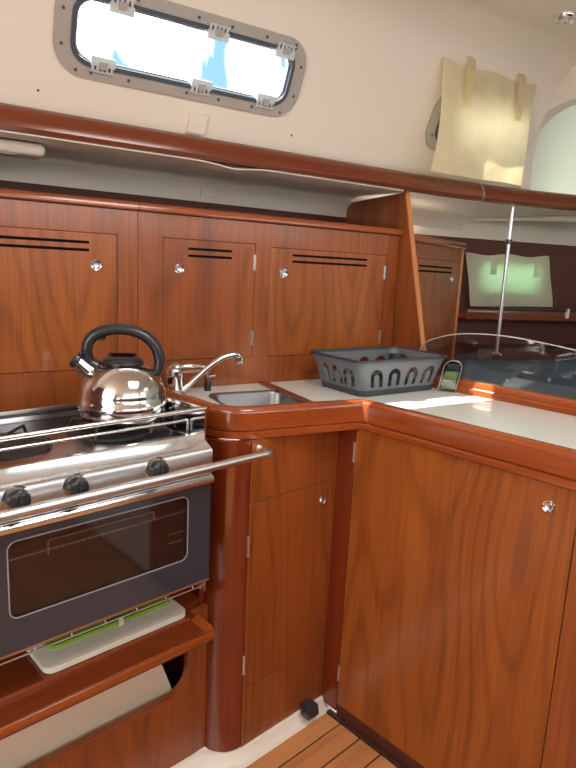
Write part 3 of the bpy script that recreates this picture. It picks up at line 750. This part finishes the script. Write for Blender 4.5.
# gimbal bracket
t = thing('gimbal_bracket', 'small steel latch bracket at the right below the oven door', 'bracket', (-.405, .075, .53))
b = NB(); box(b, -.002, .002, -.014, .014, -.035, .045, .002); box(b, -.012, .0, -.006, .006, -.030, -.018, .002); lathe(b, [(.001, -.010), (.006, -.010), (.006, .004), (.001, .004)], 12, 0, 0, .020, axis='x'); obj('plate', b, M['steel'], t)

# cutting boards on shelf
def board(name, w, d, th, r, mat, loc, rot, label, cat, tilt=0):
    b = NB(); plate(b, rrect(-w/2, w/2, -d/2, d/2, r, 6), [], lambda a, c, q: Vector((a, c, q)), th)
    bmesh.ops.bevel(b, geom=[e for e in b.edges if len(e.link_faces) == 2 and e.calc_face_angle(0) > 1.2], offset=.0015, segments=2, affect='EDGES')
    o = obj(name, b, mat); o.location = loc; o.rotation_euler = (tilt, 0, rot); tag(o, label, cat); return o
wb = board('cutting_board', .335, .20, .012, .02, M['board'], (-.628, .148, .4572), math.radians(0), 'white cutting board lying on the wooden shelf beneath the oven', 'cutting board')
gb = board('cutting_board', .30, .15, .008, .02, M['green'], (-.618, .178, .4695), 0, 'lime green cutting board resting on the white board below the oven', 'cutting board')
b = NB(); box(b, -.006, .006, -.004, .0, -.012, .012, .001); o = obj('board_tag', b, M['offwhite']); o.location = (-.608, .099, .480); tag(o, 'small off-white clip on the edge of the green cutting board', 'clip')
# big beige board leaning in the lower locker
b = NB(); plate(b, rrect(-1.04, -.452, .182, .43, .01, 4), [], lambda a, z, q: Vector((a+(z-.2)*-.30, .112+(z-.18)*.20+q, z)), .012)
o = obj('storage_board', b, M['beige']); tag(o, 'large beige board leaning inside the rounded cutout near the floor', 'board')

# ================================================================== STOVE
SX0, SX1 = -.940, -.442
t = thing('stove', 'stainless steel gas stove with dark oven door, kettle on top', 'stove', (0, 0, 0))
b = NB(); box(b, SX0, SX1, .012, .40, .572, .86, .003); 
obj('oven_body', b, M['ovenin'], t)
b = NB(); # front control panel with rolled lip into the hob
pr = [(.020, .822), (-.004, .822), (-.006, .826), (-.005, .872), (-.002, .878), (.002, .8795), (.012, .8800), (.020, .874)]
rr = [[b.verts.new((x, y, z)) for y, z in pr] for x in (SX0, SX1)]; ring_faces(b, rr); obj('control_panel', b, M['steel'], t)
b = NB(); pr = [(-.003, .8765), (.004, .8815), (.046, .9002), (.054, .9012), (.060, .896), (.062, .884), (.020, .876)]
rr = [[b.verts.new((x, y, z)) for y, z in pr] for x in (SX0, SX1)]; ring_faces(b, rr); obj('hob_apron', b, M['apron'], t, ang=12)
b = NB(); box(b, SX0, SX1, .070, .405, .870, .886, .003); obj('hob', b, M['hob'], t)
b = NB(); box(b, SX0+.02, SX1-.03, .085, .37, .8855, .8872, .001); obj('burner_tray', b, M['hob'], t)
# side plates
for x, nm in ((SX1-.003, 0), (SX0, 1)):
    b = NB(); plate(b, [(.022, .880), (.405, .880), (.405, .935), (.370, .952), (.060, .960), (.028, .960), (.022, .954)], [], lambda a, z, q: Vector((x+q, a, z)), .003); obj('side_plate', b, M['chrome'], t)
# fiddle rails round the hob
b = NB(); tube(b, [(SX0, .024, .9625), (SX1, .024, .9625)], .0045, 16); tube(b, [(SX1, .024, .9625), (SX1-.0015, .40, .9525)], .003, 12); obj('fiddle_rail', b, M['railchrome'], t)
b = NB(); tube(b, smooth_path([(SX0, .080, .925), (-.70, .080, .925), (-.480, .080, .925), (-.456, .081, .925), (-.450, .082, .920), (-.449, .083, .888)], 4), .0034, 12); obj('pot_rail', b, M['railchrome'], t)
for x in (-.475,):
    b = NB(); tube(b, smooth_path([(x, .19, .888), (x, .19, .918), (x, .20, .924), (x, .25, .924), (x, .258, .918), (x, .258, .888)], 4), .0025, 8); obj('pot_rail', b, M['chrome'], t)
b = NB(); tube(b, [(SX0, .39, .905), (-.475, .39, .905)], .004, 8); tube(b, smooth_path([(-.80, .39, .905), (-.82, .34, .897), (-.90, .27, .890)], 4), .0035, 8); obj('lid_hinge_bar', b, M['black'], t)
b = NB(); box(b, SX0, -.475, .398, .404, .886, .915, .001); obj('back_edge', b, M['steel'], t)
# burner grates
for gx in (-.57, -.80):
    b = NB()
    for k in range(4):
        a = k*PI/2+PI/4; c_, s_ = math.cos(a), math.sin(a)
        tube(b, [(gx+.02*c_, .22+.02*s_, .910), (gx+.085*c_, .22+.085*s_, .910), (gx+.095*c_, .22+.095*s_, .8885)], .0035, 8)
    lathe(b, [(.088, .8875), (.092, .8875), (.092, .891), (.088, .891)], 28, gx, .22, 0)
    gr = obj('burner_grate', b, M['grid'], t)
    b = NB(); lathe(b, [(.001, .889), (.034, .889), (.036, .894), (.030, .899), (.001, .900)], 24, gx, .22, 0); obj('burner_cap', b, M['black'], gr)
# knobs
for kx in (-.582, -.752, -.857):
    b = NB(); mm = Matrix.Translation((kx, -.0045, .860)) @ Matrix.Rotation(PI, 4, 'Z')
    lathe(b, [(.001, 0), (.025, 0), (.025, .002), (.001, .0025)], 28, axis='y', mat=mm); k = obj('knob', b, M['chrome'], t)
    b = NB(); lathe(b, [(.001, .002), (.0205, .002), (.0215, .006), (.019, .018), (.015, .021), (.001, .022)], 24, axis='y', mat=mm)
    box(b, kx-.0035, kx+.0035, -.032, -.023, .860-.015, .860+.015, .0015, mat=None); obj('knob_grip', b, M['black'], k)
# oven door
g = NB()
wo = rrect(-.874, -.502, .636, .782, .016, 6)
plate(g, rrect(SX0, SX1, .570, .800, .003, 3), [wo], lambda a, z, q: Vector((a, -.002+q, z)), .010); dr = obj('oven_door', g, M['ovenglass'], t)
b = NB(); plate(b, wo, [], lambda a, z, q: Vector((a, .001+q, z)), .003); obj('oven_window', b, M['ovenwin'], dr)
b = NB(); plate(b, rrect(-.8755, -.5005, .6345, .7835, .0175, 6), [rrect(-.8735, -.5025, .6365, .7815, .0155, 6)], lambda a, z, q: Vector((a, -.003+q, z)), .0012); obj('window_outline', b, M['outline'], dr)
b = NB(); pr = [(.006, .800), (-.008, .800), (-.013, .804), (-.014, .811), (-.010, .817), (-.004, .820), (.006, .820)]
rr = [[b.verts.new((x, y, z)) for y, z in pr] for x in (SX0, SX1)]; ring_faces(b, rr); obj('door_trim', b, M['railchrome'], dr)
b = NB(); box(b, SX0, SX1+.001, -.003, .010, .5655, .5700, .0008); obj('door_foot_trim', b, M['copper'], dr, 'copper coloured lower edge')
# cavity visible through the window
b = NB(); box(b, -.89, -.48, .0085, .0118, .60, .80); obj('oven_liner', b, M['ovenin'], t)
b = NB()
for z in (.745,):
    tube(b, [(-.868, .0045+.0025, z), (-.505, .0070, z)], .0016, 6)
    for i in range(28): tube(b, [(-.865+.0133*i, .0070, z-.003), (-.865+.0133*i, .0070, z+.003)], .0007, 5)
tube(b, [(-.80, .0070, .735), (-.80, .0070, .760), (-.797, .0070, .763), (-.583, .0070, .763), (-.58, .0070, .760), (-.58, .0070, .748)], .0016, 6)
tube(b, [(-.545, .007, .700), (-.508, .007, .700)], .0012, 6); tube(b, [(-.545, .007, .680), (-.508, .007, .680)], .0012, 6)
obj('oven_rack', b, M['steel'], t)
# wire below oven
b = NB(); tube(b, [(SX0, .004, .553), (-.462, .004, .553)], .0020, 8); tube(b, [(-.462, .004, .553), (-.462, .06, .553)], .0020, 8)
for i in range(7): tube(b, [(-.90+.07*i, .004, .553), (-.90+.07*i, .016, .573)], .0016, 6)
obj('drip_wire', b, M['steel'], t)

# crash bar in front of the stove
t = thing('crash_bar', 'long stainless grab bar across the stove front, fixed beside the sink door', 'rail')
b = NB(); tube(b, smooth_path([(-1.05, -.048, .853), (-.70, -.048, .853), (-.355, -.048, .855), (-.318, -.046, .854), (-.296, -.030, .850), (-.286, .005, .845), (-.285, .0188, .844)], 6), .0092, 14); obj('bar', b, M['steel'], t)
b = NB(); lathe(b, [(.0095, -.003), (.013, -.003), (.013, .0), (.0095, .0)], 18, -.285, .0188, .844, axis='y'); obj('flange', b, M['chrome'], t)

# ================================================================== KETTLE
KP = Vector((-.535, .222, .9138)); KR = math.radians(-29)
t = thing('kettle', 'polished steel kettle with black arched handle on the stove', 'kettle', KP, KR)
b = NB(); lathe(b, [(.001, .001), (.086, .0), (.094, .004), (.099, .014), (.101, .030), (.100, .044), (.0985, .0455), (.0975, .060), (.093, .078), (.084, .096), (.070, .112), (.055, .123), (.046, .127), (.001, .128)], 48); obj('body', b, M['kettle'], t, ang=45)
b = NB(); lathe(b, [(.001, .127), (.047, .127), (.049, .131), (.045, .137), (.030, .143), (.001, .145)], 32); ld = obj('lid', b, M['black'], t)
b = NB(); lathe(b, [(.001, .001), (.016, .001), (.026, .004), (.024, .007), (.001, .008)], 24, mat=Matrix.Translation((0, 0, .142)) @ Matrix.Diagonal((1.25, .45, 1, 1))); obj('lid_knob', b, M['blackmat'], ld)
b = NB()
hp = smooth_path([(-.066, 0, .122), (-.076, 0, .146), (-.076, 0, .170), (-.060, 0, .191), (-.031, 0, .203), (.004, 0, .205), (.042, 0, .195), (.070, 0, .172), (.082, 0, .142), (.081, 0, .118), (.073, 0, .100), (.066, 0, .097)], 5)
n = len(hp); rad = [.0095+.0035*min(1, i/8) if i < 30 else .0085+.0035*min(1, (n-1-i)/12)+.001 for i in range(n)]
tube(b, hp, rad, 14, sx=1.35); obj('handle', b, M['black'], t)
b = NB(); tube(b, smooth_path([(-.080, 0, .130), (-.070, 0, .128), (-.058, 0, .122), (-.050, 0, .114)], 4), [.010]*4+[.012]*5+[.012]*4, 12, sx=1.2); obj('handle_foot', b, M['black'], t)
b = NB(); mm = Matrix.Translation((-.062, 0, .098)) @ Matrix.Rotation(math.radians(-48), 4, 'Y')
lathe(b, [(.021, -.01), (.020, .012), (.0165, .036), (.0165, .050), (.001, .050)], 24, mat=mm); sp = obj('spout', b, M['kettle'], t)
b = NB(); lathe(b, [(.001, .046), (.018, .046), (.0190, .050), (.0180, .058), (.012, .060), (.001, .058)], 24, mat=mm)
tube(b, [mm @ Vector((.012, 0, .056)), mm @ Vector((.026, 0, .050)), mm @ Vector((.036, 0, .040))], .006, 8); obj('whistle_cap', b, M['black'], sp)
b = NB(); tube(b, [(-.060, 0, .186), (-.048, 0, .181), (-.036, 0, .186)], .004, 8, sx=1.6); obj('trigger', b, M['black'], t)

# ================================================================== CAMERA
cam_d = bpy.data.cameras.new('camera'); cam = bpy.data.objects.new('camera', cam_d); C.objects.link(cam)
right = Vector((.7279939, -.68393948, .04745164)); down = Vector((-.09457088, -.16873207, -.98111459)); fwd = Vector((.67902962, .7097579, -.18751667))
mw = Matrix.Identity(4)
for i in range(3):
    mw[i][0] = right[i]; mw[i][1] = -down[i]; mw[i][2] = -fwd[i]
mw[0][3], mw[1][3], mw[2][3] = -1.19846, -1.02363, 1.27
cam.matrix_world = mw
cam_d.sensor_fit = 'VERTICAL'; cam_d.sensor_height = 36; cam_d.lens = 600/768*36; cam_d.clip_start = .02
bpy.context.scene.camera = cam

# ================================================================== LIGHT
w = bpy.data.worlds.new('sky'); bpy.context.scene.world = w; w.use_nodes = True
nt = w.node_tree; bg = nt.nodes['Background']; bg.inputs[1].default_value = 5.0
tc = nt.nodes.new('ShaderNodeTexCoord'); nz = nt.nodes.new('ShaderNodeTexNoise'); nz.inputs['Scale'].default_value = 9; nz.inputs['Detail'].default_value = 4
mp = nt.nodes.new('ShaderNodeMapping'); mp.inputs['Scale'].default_value = (1.2, 1.2, .35)
nt.links.new(tc.outputs['Generated'], mp.inputs[0]); nt.links.new(mp.outputs[0], nz.inputs['Vector'])
cr = nt.nodes.new('ShaderNodeValToRGB'); cr.color_ramp.elements[0].position = .38; cr.color_ramp.elements[0].color = (.10, .18, .22, 1); cr.color_ramp.elements[1].position = .46; cr.color_ramp.elements[1].color = (1, .98, .95, 1)
nt.links.new(nz.outputs['Fac'], cr.inputs[0]); nt.links.new(cr.outputs[0], bg.inputs[0])
def area(name, loc, target, sx, sy, power, col):
    l = bpy.data.lights.new(name, 'AREA'); l.shape = 'RECTANGLE'; l.size = sx; l.size_y = sy; l.energy = power; l.color = col
    o = bpy.data.objects.new(name, l); C.objects.link(o); o.location = loc
    d = Vector(target)-Vector(loc); o.rotation_euler = d.to_track_quat('-Z', 'Y').to_euler(); return o
area('companionway_light', W(-2.3, -1.5, 1.70), W(0, -.5, .9), 1.1, .7, 9, (1, .94, .85))
area('galley_fill', W(-.30, -1.15, 1.955), W(-.30, -.9, 0), .5, .5, 11, (1, .96, .90))  # added overhead fill for the galley, the ceiling has no hatch
area('saloon_fill', W(1.0, -1.5, 1.90), W(.9, -1.2, 0), .5, .5, 1.4, (.95, .98, 1))  # added weak fill above the saloon, not a modelled hatch
area('starboard_fill', W(-.4, -2.8, 1.75), W(-.4, 0, 1.0), 1.8, .3, 10, (1, .97, .93))  # added side fill brightening the liner under the shelf, no window there
sl = bpy.data.lights.new('sun', 'SUN'); sl.energy = 18; sl.angle = math.radians(.6); sl.color = (1, .94, .82)
so = bpy.data.objects.new('sun', sl); C.objects.link(so)
sd = (DU*.68 - DN*.40 + Vector((0, 0, -1))).normalized(); so.rotation_euler = sd.to_track_quat('-Z', 'Y').to_euler(); so.location = W(-1, 1.5, 4)

vs = bpy.context.scene.view_settings
vs.view_transform = 'Standard'; vs.look = 'None'; vs.exposure = -0.08; vs.gamma = 1.0; vs.use_curve_mapping = False
